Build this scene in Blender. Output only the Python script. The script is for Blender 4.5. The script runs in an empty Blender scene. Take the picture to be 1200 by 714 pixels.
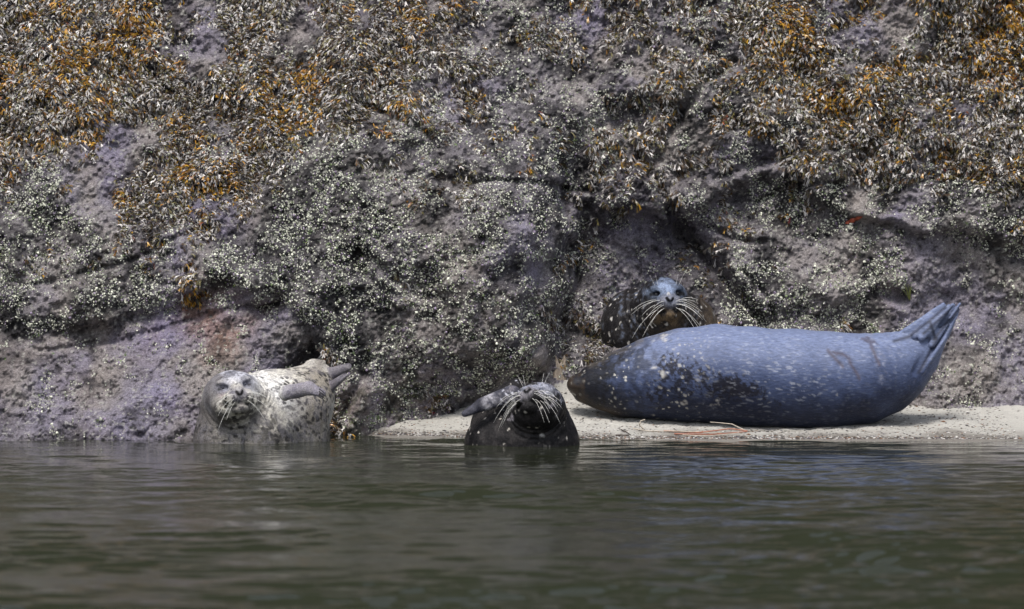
import bpy, math
import numpy as np
from mathutils import Vector

# ------------------------------------------------------------ camera, world, sun, exposure
S = 0.0035           # metres per photo pixel at y = 0
scene = bpy.context.scene
cam_d = bpy.data.cameras.new('camera')
cam = bpy.data.objects.new('camera', cam_d)
scene.collection.objects.link(cam)
scene.camera = cam
cam.location = (0, -20, 1.0)
cam.rotation_euler = (math.radians(90), 0, 0)
cam_d.sensor_width = 36
cam_d.lens = 36 * 20 / (1200 * S)
cam_d.shift_y = -126 / 1200
cam_d.clip_start = 0.1
cam_d.clip_end = 500
cam_d.dof.use_dof = True
cam_d.dof.focus_distance = 20.3
cam_d.dof.aperture_fstop = 4.5

SUN_EL, SUN_AZ = 60, -18        # azimuth measured from -y (towards the camera) to +x
world = bpy.data.worlds.new('World')
scene.world = world
world.use_nodes = True
wn = world.node_tree.nodes
wl = world.node_tree.links
sky = wn.new('ShaderNodeTexSky')
sky.sky_type = 'NISHITA'
sky.sun_disc = False
sky.sun_elevation = math.radians(SUN_EL)
sky.sun_rotation = math.radians(180 - SUN_AZ)
sky.air_density = 1.0
sky.dust_density = 3.0
sky.ozone_density = 1.0
bg = wn['Background']
bg.inputs['Strength'].default_value = 0.125
hs = wn.new('ShaderNodeHueSaturation')
hs.inputs['Saturation'].default_value = 0.55
wl.new(sky.outputs[0], hs.inputs['Color'])
wl.new(hs.outputs[0], bg.inputs['Color'])

sun_d = bpy.data.lights.new('sun', 'SUN')
sun_d.energy = 1.9
sun_d.angle = math.radians(13)
sun_d.color = (1.0, 0.96, 0.9)
sun = bpy.data.objects.new('sun', sun_d)
scene.collection.objects.link(sun)
a, e = math.radians(SUN_AZ), math.radians(SUN_EL)
to_sun = Vector((math.sin(a) * math.cos(e), -math.cos(a) * math.cos(e), math.sin(e)))
sun.rotation_euler = to_sun.to_track_quat('Z', 'Y').to_euler()
sun.location = (-5, -8, 12)

scene.view_settings.view_transform = 'Standard'
scene.view_settings.look = 'None'
scene.view_settings.exposure = 0.62
scene.view_settings.gamma = 1

# ------------------------------------------------------------ helpers
rng = np.random.default_rng(7)
col = scene.collection


def X(px, y): return (px - 600) * S * (1 + y / 20)
def Z(py, y): return 1 - (py - 231) * S * (1 + y / 20)
def P(px, py, y): return np.array([X(px, y), y, Z(py, y)])


def h3(ix, iy, iz, seed=0):
    n = (ix.astype(np.int64) * 374761393 + iy.astype(np.int64) * 668265263 + iz.astype(np.int64) * 2147483647 + seed * 974711) & 0xffffffff
    n = ((n ^ (n >> 13)) * 1274126177) & 0xffffffff
    n = ((n ^ (n >> 16)) * 2246822519) & 0xffffffff
    n = n ^ (n >> 15)
    return (n & 0xffffff) / float(0xffffff)


def noise(p, seed=0):
    """value noise -1..1 on (N,3)"""
    i = np.floor(p).astype(np.int64)
    f = p - i
    f = f * f * f * (f * (f * 6 - 15) + 10)
    r = 0
    for dx in (0, 1):
        wx = f[:, 0] if dx else 1 - f[:, 0]
        for dy in (0, 1):
            wy = f[:, 1] if dy else 1 - f[:, 1]
            for dz in (0, 1):
                wz = f[:, 2] if dz else 1 - f[:, 2]
                r = r + wx * wy * wz * h3(i[:, 0] + dx, i[:, 1] + dy, i[:, 2] + dz, seed)
    return r * 2 - 1


def fbm(p, octv=4, seed=0, gain=.5):
    r, a_, q = 0, 1, p.copy()
    for k in range(octv):
        r = r + a_ * noise(q, seed + k * 17)
        a_ *= gain
        q = q[:, [1, 2, 0]] * 2.03 + 11.7
    return r


def spots(p, scale, radius, seed=0, keep=1.0):
    """0..1 mask of round spots, one per cell of size scale"""
    q = p / scale
    i = np.floor(q).astype(np.int64)
    best = np.full(len(p), 9.0)
    for dx in (-1, 0, 1):
        for dy in (-1, 0, 1):
            for dz in (-1, 0, 1):
                c = i + np.array([dx, dy, dz])
                o = np.stack([h3(c[:, 0], c[:, 1], c[:, 2], seed + s) for s in (1, 2, 3)], 1)
                kk = h3(c[:, 0], c[:, 1], c[:, 2], seed + 9)
                d = np.linalg.norm(q - c - o, axis=1) / (0.5 + h3(c[:, 0], c[:, 1], c[:, 2], seed + 5))
                d = np.where(kk < keep, d, 9)
                best = np.minimum(best, d)
    return np.clip((radius / scale - best) / (0.35 * radius / scale) + .5, 0, 1)


def sstep(a_, b, x):
    t = np.clip((x - a_) / (b - a_), 0, 1)
    return t * t * (3 - 2 * t)


def mesh_np(name, verts, quads=None, tris=None, mat=None, color=None, smooth=True, parent=None):
    me = bpy.data.meshes.new(name)
    verts = np.asarray(verts, np.float32)
    nq = 0 if quads is None else len(quads)
    nt = 0 if tris is None else len(tris)
    me.vertices.add(len(verts))
    me.vertices.foreach_set('co', verts.ravel())
    loops = []
    if nq: loops.append(np.asarray(quads, np.int32).ravel())
    if nt: loops.append(np.asarray(tris, np.int32).ravel())
    loops = np.concatenate(loops)
    me.loops.add(len(loops))
    me.loops.foreach_set('vertex_index', loops)
    me.polygons.add(nq + nt)
    ls = np.concatenate([np.arange(nq) * 4, nq * 4 + np.arange(nt) * 3]).astype(np.int32)
    me.polygons.foreach_set('loop_start', ls)
    me.update(calc_edges=True)
    me.validate()
    me.polygons.foreach_set('use_smooth', np.full(len(me.polygons), smooth))
    if color is not None:
        at = me.color_attributes.new('col', 'FLOAT_COLOR', 'POINT')
        c = np.ones((len(verts), 4), np.float32)
        c[:, :color.shape[1]] = color
        at.data.foreach_set('color', c.ravel())
    if mat: me.materials.append(mat)
    o = bpy.data.objects.new(name, me)
    col.objects.link(o)
    if parent: o.parent = parent
    return o


def tag(o, label=None, cat=None, group=None, kind=None):
    if label: o['label'] = label
    if cat: o['category'] = cat
    if group: o['group'] = group
    if kind: o['kind'] = kind
    return o


# ------------------------------------------------------------ materials
def mat_attr(name, rough=.6, spec=.5, bump=None, dist=.002, noise_amt=0, noise_scale=60, coat=0, stretch=(1, 1, 1), sheen=0, coat_r=.2, tint=None):
    m = bpy.data.materials.new(name)
    m.use_nodes = True
    n, l = m.node_tree.nodes, m.node_tree.links
    b = n['Principled BSDF']
    at = n.new('ShaderNodeAttribute'); at.attribute_name = 'col'
    geo = n.new('ShaderNodeNewGeometry')
    mp = n.new('ShaderNodeMapping'); mp.inputs['Scale'].default_value = stretch
    l.new(geo.outputs['Position'], mp.inputs['Vector'])
    c = at.outputs['Color']
    if noise_amt:
        t = n.new('ShaderNodeTexNoise'); t.inputs['Scale'].default_value = noise_scale
        t.inputs['Detail'].default_value = 6; t.inputs['Roughness'].default_value = .7
        l.new(mp.outputs[0], t.inputs['Vector'])
        r = n.new('ShaderNodeMapRange')
        r.inputs['From Min'].default_value = .3; r.inputs['From Max'].default_value = .7
        r.inputs['To Min'].default_value = 1 - noise_amt; r.inputs['To Max'].default_value = 1 + noise_amt
        l.new(t.outputs['Fac'], r.inputs['Value'])
        vm = n.new('ShaderNodeVectorMath'); vm.operation = 'SCALE'
        l.new(c, vm.inputs[0]); l.new(r.outputs[0], vm.inputs['Scale'])
        c = vm.outputs[0]
    l.new(c, b.inputs['Base Color'])
    b.inputs['Roughness'].default_value = rough
    b.inputs['Specular IOR Level'].default_value = spec
    b.inputs['Coat Weight'].default_value = coat
    b.inputs['Coat Roughness'].default_value = coat_r
    b.inputs['Sheen Weight'].default_value = sheen
    if bump:
        t2 = n.new('ShaderNodeTexNoise'); t2.inputs['Scale'].default_value = bump
        t2.inputs['Detail'].default_value = 8; t2.inputs['Roughness'].default_value = .7
        l.new(mp.outputs[0], t2.inputs['Vector'])
        bm = n.new('ShaderNodeBump'); bm.inputs['Distance'].default_value = dist
        bm.inputs['Strength'].default_value = 1
        l.new(t2.outputs['Fac'], bm.inputs['Height'])
        l.new(bm.outputs[0], b.inputs['Normal'])
        if coat: l.new(bm.outputs[0], b.inputs['Coat Normal'])
    return m


def mat_plain(name, c, rough=.5, spec=.5):
    m = bpy.data.materials.new(name)
    m.use_nodes = True
    n, l = m.node_tree.nodes, m.node_tree.links
    b = n['Principled BSDF']
    t = n.new('ShaderNodeTexNoise'); t.inputs['Scale'].default_value = 90; t.inputs['Detail'].default_value = 4
    geo = n.new('ShaderNodeNewGeometry'); l.new(geo.outputs['Position'], t.inputs['Vector'])
    r = n.new('ShaderNodeValToRGB')
    r.color_ramp.elements[0].position = .3; r.color_ramp.elements[1].position = .7
    r.color_ramp.elements[0].color = (*[x * .75 for x in c], 1)
    r.color_ramp.elements[1].color = (*[min(1, x * 1.2) for x in c], 1)
    l.new(t.outputs['Fac'], r.inputs['Fac'])
    l.new(r.outputs[0], b.inputs['Base Color'])
    b.inputs['Roughness'].default_value = rough
    b.inputs['Specular IOR Level'].default_value = spec
    return m


M_rock = mat_attr('rock', .75, .12, bump=95, dist=.02, noise_amt=.6, noise_scale=120, stretch=(1, 1, 1.3))
M_weed = mat_attr('rockweed', .33, .6)
M_barn = mat_attr('barnacle_shell', .6, .25)
M_sand = mat_attr('sand', .9, .2, bump=260, dist=.004, noise_amt=.3, noise_scale=330)
M_fur_dark = mat_attr('wet_dark_fur', .34, .13, bump=110, dist=.006, noise_amt=.6, noise_scale=150, stretch=(1, 1, .6))
M_fur_blue = mat_attr('smooth_blue_grey_fur', .38, .14, bump=110, dist=.003, noise_amt=.35, noise_scale=110, stretch=(.35, 1, 1.2))
M_fur_pale = mat_attr('pale_spotted_fur', .45, .25, bump=110, dist=.006, noise_amt=.55, noise_scale=150)
M_eye = mat_plain('glossy_eye', (.006, .005, .005), .08, .6)
M_whisker = mat_plain('white_whisker', (.75, .74, .7), .4, .5)
M_claw = mat_plain('dark_claw', (.03, .028, .03), .4)
M_red_stem = mat_plain('reddish_dry_stem', (.34, .13, .08), .7)
M_pale_stem = mat_plain('bleached_stem', (.5, .44, .36), .7)
M_dark_stem = mat_plain('dark_twig', (.05, .035, .03), .7)
M_wood = mat_attr('driftwood', .85, .2, bump=120, dist=.004, noise_amt=.4, noise_scale=120, stretch=(1, 1, .25))
M_grass = mat_plain('yellow_green_grass', (.24, .27, .07), .6)
M_red_weed = mat_plain('red_seaweed', (.32, .06, .025), .45)

# ------------------------------------------------------------ rock face height field (depth y as a function of x, z)
KR = S * 1.045        # nominal scale on the rock


def uv_of(x, z): return 600 + x / KR, 231 + (1 - z) / KR


def smin(a_, b, k):
    h = np.clip(.5 + .5 * (b - a_) / k, 0, 1)
    return b * (1 - h) + a_ * h - k * h * (1 - h)


def seg_dist(u, v, pts):
    d = np.full(u.shape, 1e9)
    for (a0, b0), (a1, b1) in zip(pts[:-1], pts[1:]):
        dx, dy = a1 - a0, b1 - b0
        t = np.clip(((u - a0) * dx + (v - b0) * dy) / (dx * dx + dy * dy), 0, 1)
        d = np.minimum(d, np.hypot(u - a0 - t * dx, v - b0 - t * dy))
    return d


def rock_depth(x, z):
    shp = x.shape
    x = x.ravel(); z = z.ravel()
    u, v = uv_of(x, z)
    p = np.stack([x, z * 1.0, np.zeros_like(x)], 1)
    w1 = fbm(p * 3.1 + 5, 3, 3) * 16
    w2 = fbm(p * 3.1 + 35, 3, 8) * 16
    uw, vw = u + w1, v + w2
    # lower left slab
    slab = 0.02 + (517 - vw) * .0032
    slab = slab + np.clip(uw - 375, 0, 90) * .009 + .28 * np.exp(-((u - 372) / 45) ** 2 - ((v - 440) / 45) ** 2)
    # ledge and mid wall / boulder
    vl = np.interp(uw, [-800, 0, 46, 170, 330, 345, 385, 420, 430], [470, 425, 395, 352, 322, 335, 400, 500, 640])
    mid = .42 + (340 - vw) * .0026
    mid = np.where(vw > 340, .42 + (vw - 340) * .0002, mid)
    mid = mid + np.clip((vw - vl) / 26, 0, 6) * .15
    du = (uw - 480) / 188
    fall = np.where(du > 0, .15 * du ** 2 + .8 * np.clip(du, 0, 2.2) ** 6, 0)
    topj = sstep(110, 300, vw)
    mid = mid + fall * topj + (1 - topj) * np.clip((uw - 480) / 200, 0, 2) * .28
    # lower boulder tongue reaching the sand
    yb = np.interp(u + w1 * .6, [400, 430, 460, 520, 560, 640, 700], [.25, .38, .60, .80, .92, 1.3, 1.5])
    bt = sstep(410, 485, v + w2 * .5) * sstep(395, 425, u)
    mid = mid * (1 - bt) + yb * bt
    # right wall
    uc = np.interp(v, [200, 240, 300, 385, 460], [775, 792, 836, 902, 962])
    right = 1.25 + (460 - vw) * .0006
    step = sstep(-14, 14, uc + w1 * .4 - u) * sstep(225, 262, vw)
    right = right + .13 * step + .2 * np.exp(-((u - 685) / 50) ** 2 - ((v - 430) / 35) ** 2)
    vled = np.interp(uw, [500, 660, 740, 790, 850, 900, 960, 1010, 1100, 1300], [225, 215, 226, 240, 214, 204, 214, 240, 262, 285])
    over = 1 - sstep(-4, 14, vw - vled)
    right = right - over * (.11 - np.clip((vled - vw) * .0006, 0, .12))
    right = right - .08 * np.exp(-seg_dist(u, v, [(800, 390), (900, 355), (985, 340), (1050, 338)]) ** 2 / 22 ** 2) * (u > 890)
    d = smin(smin(slab, mid, .06), right, .05)
    # cracks
    for pts, w, a_ in (([(500, 207), (560, 214), (640, 218), (690, 214)], 4, .05), ([(657, 190), (657, 270), (673, 335), (655, 385), (600, 430)], 6, .09),
                       ([(790, 240), (836, 300), (902, 385)], 9, .15),
                       ([(428, 285), (424, 315), (450, 340), (505, 345)], 6, .05), ([(648, 300), (605, 400), (545, 455)], 4, .04), ([(520, 240), (560, 330), (578, 400)], 3.5, .03), ([(700, 90), (735, 160), (792, 240)], 6, .06), ([(860, 60), (800, 130), (760, 200)], 5, .05), ([(645, 412), (668, 398), (700, 402)], 12, .12),
                       ([(430, 420), (415, 470), (400, 505)], 6, .07), ([(920, 395), (905, 350), (880, 320)], 4, .05),
                       ([(830, 262), (870, 275), (905, 282)], 5, .06), ([(845, 206), (880, 196), (935, 188)], 5, .06), ([(900, 236), (960, 218), (1003, 213)], 5, .07),
                       ([(420, 120), (500, 160), (510, 205)], 6, .06), ([(1030, 345), (1065, 350)], 9, .1), ([(60, 330), (160, 300), (250, 270)], 4, .04),
                       ([(60, 410), (150, 392), (240, 372), (330, 350)], 4, .03), ([(430, 300), (470, 330), (520, 345)], 7, .05)):
        d = d + a_ * np.exp(-(seg_dist(u + w1 * .5, v + w2 * .5, pts) / w) ** 2)
    rid = 1 - np.abs(fbm(p * 2.3 + 50, 4, 41))
    smooth_slab = sstep(0, 60, vw - vl) * (u < 430)
    amp = 1 - .6 * smooth_slab
    d = d + amp * (.075 * fbm(p * 2.0 + 3, 3, 21) + .05 * (rid - .6)) + (.5 + .5 * amp) * .030 * fbm(p * 11, 4, 61, .6)
    d = d + .012 * fbm(p * 46, 3, 71, .75)
    d = d + np.clip(z - 2.1, 0, 9) * .35
    return d.reshape(shp)


def axis(lo, hi, n, out):
    core = np.linspace(lo, hi, n)
    st = core[1] - core[0]
    ext, q = [], hi
    while q < out:
        st *= 1.12; q += st; ext.append(q)
    ext = np.array(ext)
    return ext, core


e1, core = axis(-2.45, 2.45, 1150, 16)
gx = np.concatenate([-e1[::-1], core, e1])
cz = np.linspace(-.12, 2.15, 540)
ez, st, q = [], cz[1] - cz[0], 2.15
while q < 9.5:  # cliff carried up out of view to darken the water reflection
    st *= 1.1; q += st; ez.append(q)
gz = np.concatenate([[-1.0, -.5, -.25], cz, ez])
GX, GZ = np.meshgrid(gx, gz, indexing='ij')
GY = rock_depth(GX, GZ)

# coverage chart of the rock: one letter per 40 px cell, rows from the top of the photo
CH = ["ROROr.RR.RrRrrbbd.rrddROrr.rRO",
      "ROROr.RR.RRRrrbbd.rrddROrr.rRO",
      "RRORRRRROORRrrrbbb.rbdbROORRrO",
      "RRr.rRbROORbbrbbbbdbbORdRRRrrR",
      "Rr..rORRbbBddbbbbbrrrb.RbRRrRR",
      "bb.bROORmBBBbdbdbdrrbbBdB.brRR",
      "BBB.rR..BBBBmBBmbr.,,dbB,,.BmB",
      "BbbbB.BBBBBDBmmmb,,,dbb,,mB,,,",
      "B.BBBrpmBBBbmmmmm,,,,dBBBmg,,,",
      "BB...ppp.BBbmmmBdd,,,dBBbbm,,,",
      "..,...,.,bBmmmBmdd,,,,,,,,,,,,",
      ".,..,.,.,pgmgbm,,,,,,,,,,,,,,,",
      ",,,.,,.,,dggbb,,,,,,,,,,,,,,,,"]
# channels: weed, orange, barnacle, bare(lilac), dark, pink, green
TB = {'O': (1, 1.0, .15, 0, .2, 0, 0), 'o': (.6, .6, .3, .1, .1, 0, 0), 'R': (.95, .28, .25, .05, .25, 0, 0), 'r': (.42, .3, .3, .5, 0, .1, 0),
      'B': (.08, .2, 1, 0, .25, 0, .25), 'b': (.12, .3, .62, .12, .3, 0, .1), '.': (.04, .3, .12, 1, 0, .1, 0), ',': (.0, .2, .26, .5, .05, 0, 0),
      'd': (.3, .15, .35, .1, .8, 0, 0), 'D': (.1, .1, .6, .1, .8, 0, 0), 'p': (0, .7, .16, .4, 0, 1, .1), 'm': (.03, .2, .62, .55, .05, .1, .15), 'g': (.1, .2, .4, .2, .1, .4, 1)}
chart = np.array([[TB[c] for c in (r + ',' * 30)[:30]] for r in CH], float)   # rows, cols, ch


def chart_at(x, z, warp=1):
    u, v = uv_of(x, z)
    p = np.stack([x, z, np.zeros_like(x)], 1)
    u = u + warp * 22 * fbm(p * 5 + 9, 3, 101)
    v = v + warp * 22 * fbm(p * 5 + 77, 3, 131)
    cu = np.clip((u - 20) / 40, 0, 28.999); cv = np.clip((v - 20) / 40, 0, 11.999)
    i = cu.astype(int); j = cv.astype(int); fu = (cu - i)[:, None]; fv = (cv - j)[:, None]
    return (chart[j, i] * (1 - fu) * (1 - fv) + chart[j, i + 1] * fu * (1 - fv) + chart[j + 1, i] * (1 - fu) * fv + chart[j + 1, i + 1] * fu * fv)


def mix(a_, b, t): return a_ * (1 - t[:, None]) + b * t[:, None]


def rock_color(x, y, z):
    c = chart_at(x, z)
    p = np.stack([x, y, z], 1)
    base = np.tile(np.array([.265, .243, .256]), (len(x), 1))
    n1 = fbm(p * 4, 4, 201)
    n2 = fbm(p * 9 + 4, 4, 231)
    base = mix(base, np.array([.26, .24, .37]), np.clip(.25 + .9 * n1, 0, 1) * c[:, 3] * .85)
    base = mix(base, np.array([.36, .325, .30]), np.clip(-n1 * 1.1 + .1, 0, 1) * .7)
    base = mix(base, np.array([.36, .20, .145]), np.clip(c[:, 5] * (.6 + n2 * .6), 0, 1) * .8)
    base = mix(base, np.array([.12, .18, .08]), np.clip(c[:, 6] * (.2 + n2), 0, 1) * .8)
    base = mix(base, np.array([.022, .02, .024]), np.clip(np.maximum(.8 * c[:, 4], 1.1 * c[:, 0]) + .4 * n2 - .05, 0, .95))  # shade in crevices and under weed painted dark into the rock
    base = mix(base, np.array([.032, .031, .034]), np.clip(c[:, 2] * 1.15 - .35 + .5 * n2, 0, .9))
    fl = noise(p * 60 + 3, 251)
    base = mix(base, np.array([.05, .045, .05]), np.clip(fl * 2.6 - .8 - .5 * c[:, 3] + n2 * .6, 0, .85))
    base = mix(base, np.array([.5, .49, .45]), np.clip(-noise(p * 75, 252) * 3 - 1.5, 0, .6))
    reflect_green = sstep(2.2, 2.7, z + .2 * n1)
    base = mix(base, np.array([.022, .032, .014]), reflect_green * .95)  # dark green added above the view, darkens the water reflection
    # tide-wet dark foot of the slab
    base = base * (1 - .25 * np.exp(-np.clip(z, 0, 9) / .02))[:, None]
    return base


rv = np.stack([GX.ravel(), GY.ravel(), GZ.ravel()], 1)
nx, nz = GX.shape
idx = np.arange(nx * nz).reshape(nx, nz)
quads = np.stack([idx[:-1, :-1].ravel(), idx[1:, :-1].ravel(), idx[1:, 1:].ravel(), idx[:-1, 1:].ravel()], 1)
rock = mesh_np('rock_face', rv, quads, mat=M_rock, color=rock_color(rv[:, 0], rv[:, 1], rv[:, 2]))
tag(rock, 'tidal cliff of lilac grey rock crusted with barnacles and weed', kind='structure')

# surface sampler
dGYx = np.gradient(GY, gx, axis=0)
dGYz = np.gradient(GY, gz, axis=1)


def samp(A, x, z):
    fx = np.interp(x, gx, np.arange(len(gx))); fz = np.interp(z, gz, np.arange(len(gz)))
    i = np.clip(fx.astype(int), 0, len(gx) - 2); j = np.clip(fz.astype(int), 0, len(gz) - 2)
    a_ = fx - i; b = fz - j
    return A[i, j] * (1 - a_) * (1 - b) + A[i + 1, j] * a_ * (1 - b) + A[i, j + 1] * (1 - a_) * b + A[i + 1, j + 1] * a_ * b


def rock_y(x, z): return samp(GY, np.atleast_1d(x), np.atleast_1d(z))


def rock_n(x, z):
    n = np.stack([samp(dGYx, x, z), -np.ones_like(x), samp(dGYz, x, z)], 1)
    return n / np.linalg.norm(n, axis=1)[:, None]


# ------------------------------------------------------------ sand
def sand_z(x, y, detail=True):
    u = 600 + x / (S * (1 + y / 20))
    k = np.interp(u, [400, 560, 700, 800, 1000, 1150], [.20, .20, .20, .13, .10, .10])
    y0 = np.interp(u, [-200, 380, 440, 520, 640, 1160], [1.0, .75, .33, .22, .03, .0])
    d = y - y0
    z = np.where(d > 0, k * np.abs(d) ** 1.3, -.10 * np.abs(d))
    z = z + .09 * np.exp(-((u - 775) / 85) ** 2) * sstep(.8, 1.15, y)
    if detail:
        p = np.stack([x, y, np.zeros_like(x)], 1)
        z = z + (.008 * fbm(p * 5, 3, 301) + .0035 * fbm(p * 28, 3, 331)) * (.35 + .65 * sstep(0, .25, d))
    return z


sx = np.linspace(-3.2, 3.2, 900); sy = np.linspace(-1.6, 2.4, 560)
SX, SY = np.meshgrid(sx, sy, indexing='ij')
SZ = sand_z(SX.ravel(), SY.ravel())
pv = np.stack([SX.ravel(), SY.ravel(), SZ], 1)
sn = fbm(pv * 6, 3, 351)
sc_ = np.tile(np.array([.45, .435, .40]), (len(pv), 1))
sc_ = mix(sc_, np.array([.36, .35, .32]), np.clip(.4 + sn, 0, 1) * .6)
sc_ = mix(sc_, np.array([.20, .185, .165]), 1 - sstep(.004, .034, SZ + .010 * sn))       # wet edge
sc_ = mix(sc_, np.array([.07, .06, .055]), np.clip(noise(pv * 95, 352) * 5 - 3.6, 0, .8))
idx = np.arange(len(pv)).reshape(SX.shape)
quads = np.stack([idx[:-1, :-1].ravel(), idx[1:, :-1].ravel(), idx[1:, 1:].ravel(), idx[:-1, 1:].ravel()], 1)
sand = mesh_np('sand', pv, quads, mat=M_sand, color=sc_)
tag(sand, 'small pale sand beach between the rock and the water', kind='structure')

# ------------------------------------------------------------ water with real waves
wx = np.concatenate([-axis(-2.6, 2.6, 420, 60)[0][::-1], np.linspace(-2.6, 2.6, 420), axis(-2.6, 2.6, 420, 60)[0]])
core = np.linspace(-9.5, .9, 1500)
st, q, back = core[1] - core[0], -9.5, []
while q > -90:
    st *= 1.08; q -= st; back.append(q)
wy = np.concatenate([np.array(back)[::-1], core, [1.4, 2.2, 3.5]])
WX, WY = np.meshgrid(wx, wy, indexing='ij')
wz = np.zeros(WX.size)
fx, fy = WX.ravel(), WY.ravel()
stx = np.interp(fx, [-20, -2.6, 2.6, 20], [1.5, .012, .012, 1.5]); sty = np.interp(fy, [-40, -9.6, 1], [1.5, .007, .007])
cell = np.maximum(stx * .35, sty)
warp = fbm(np.stack([fx * .9, fy * .5, fx * 0], 1), 3, 401)
warp2 = fbm(np.stack([fx * .6 + 9, fy * .35, fx * 0], 1), 3, 402)
for k in range(46):
    lam = .035 * (18 ** rng.random())
    ang = rng.normal(0, .42)
    kk = 2 * math.pi / lam
    amp = .0040 * lam
    ph = kk * (math.sin(ang) * fx + math.cos(ang) * fy) + rng.random() * 6.28 + 3.5 * warp * (1 if k % 2 else -1) + 2 * warp2
    g = np.clip(.7 + 1.3 * noise(np.stack([fx * 1.1 + k * 7, fy * .9, fx * 0], 1), 420 + k), .05, 2)
    wz += amp * g * np.sin(ph) * np.clip(1.4 - cell * 5 / lam, 0, 1)
calm = (.30 + .70 * sstep(-.3, -4.0, fy)) * np.clip(1.1 + .6 * fbm(np.stack([fx * .7, fy * .8, fx * 0], 1), 3, 450), .65, 1.8)
wz = wz * calm
idx = np.arange(WX.size).reshape(WX.shape)
quads = np.stack([idx[:-1, :-1].ravel(), idx[1:, :-1].ravel(), idx[1:, 1:].ravel(), idx[:-1, 1:].ravel()], 1)
M_water = bpy.data.materials.new('water'); M_water.use_nodes = True
b = M_water.node_tree.nodes['Principled BSDF']
b.inputs['Base Color'].default_value = (.022, .025, .015, 1)
b.inputs['Roughness'].default_value = .06
b.inputs['IOR'].default_value = 1.333
nn, ll = M_water.node_tree.nodes, M_water.node_tree.links
g_ = nn.new('ShaderNodeNewGeometry'); mp_ = nn.new('ShaderNodeMapping'); mp_.inputs['Scale'].default_value = (10, 26, 1)
t_ = nn.new('ShaderNodeTexNoise'); t_.inputs['Scale'].default_value = 1; t_.inputs['Detail'].default_value = 3
bm_ = nn.new('ShaderNodeBump'); bm_.inputs['Distance'].default_value = .0012
ll.new(g_.outputs['Position'], mp_.inputs[0]); ll.new(mp_.outputs[0], t_.inputs[0]); ll.new(t_.outputs[0], bm_.inputs['Height']); ll.new(bm_.outputs[0], b.inputs['Normal'])
water = mesh_np('water', np.stack([fx, fy, wz], 1), quads, mat=M_water)
tag(water, 'calm dark olive water with fine ripples', kind='structure')


# ------------------------------------------------------------ signed distance modelling of the seals
def ell(p, c, r):
    q = (p - c)
    r = np.asarray(r, float)
    k0 = np.linalg.norm(q / r, axis=1); k1 = np.linalg.norm(q / (r * r), axis=1)
    return k0 * (k0 - 1) / np.maximum(k1, 1e-9)


def cone(p, a_, b, ra, rb):
    a_ = np.asarray(a_, float); b = np.asarray(b, float)
    ba = b - a_
    t = np.clip(((p - a_) @ ba) / (ba @ ba), 0, 1)
    return np.linalg.norm(p - a_ - t[:, None] * ba, axis=1) - (ra + (rb - ra) * t)


def flat(p, a_, b, ra, rb, n, k):
    """capsule squashed along n by factor k"""
    n = np.asarray(n, float); n = n / np.linalg.norm(n)
    a_ = np.asarray(a_, float); b = np.asarray(b, float)
    ab = b - a_
    b2 = b + n * (ab @ n) * (1 / k - 1)
    q = p + ((p - a_) @ n * (1 / k - 1))[:, None] * n
    return cone(q, a_, b2, ra, rb) * (k ** .5)


def smx(a_, b, k): return -smin(-a_, -b, k)


def chain(p, pts, k=.05):
    """pts: list of (xyz, radius); smooth chain"""
    d = None
    for (a_, ra), (b, rb) in zip(pts[:-1], pts[1:]):
        c = cone(p, a_, b, ra, rb)
        d = c if d is None else smin(d, c, k)
    return d


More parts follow.
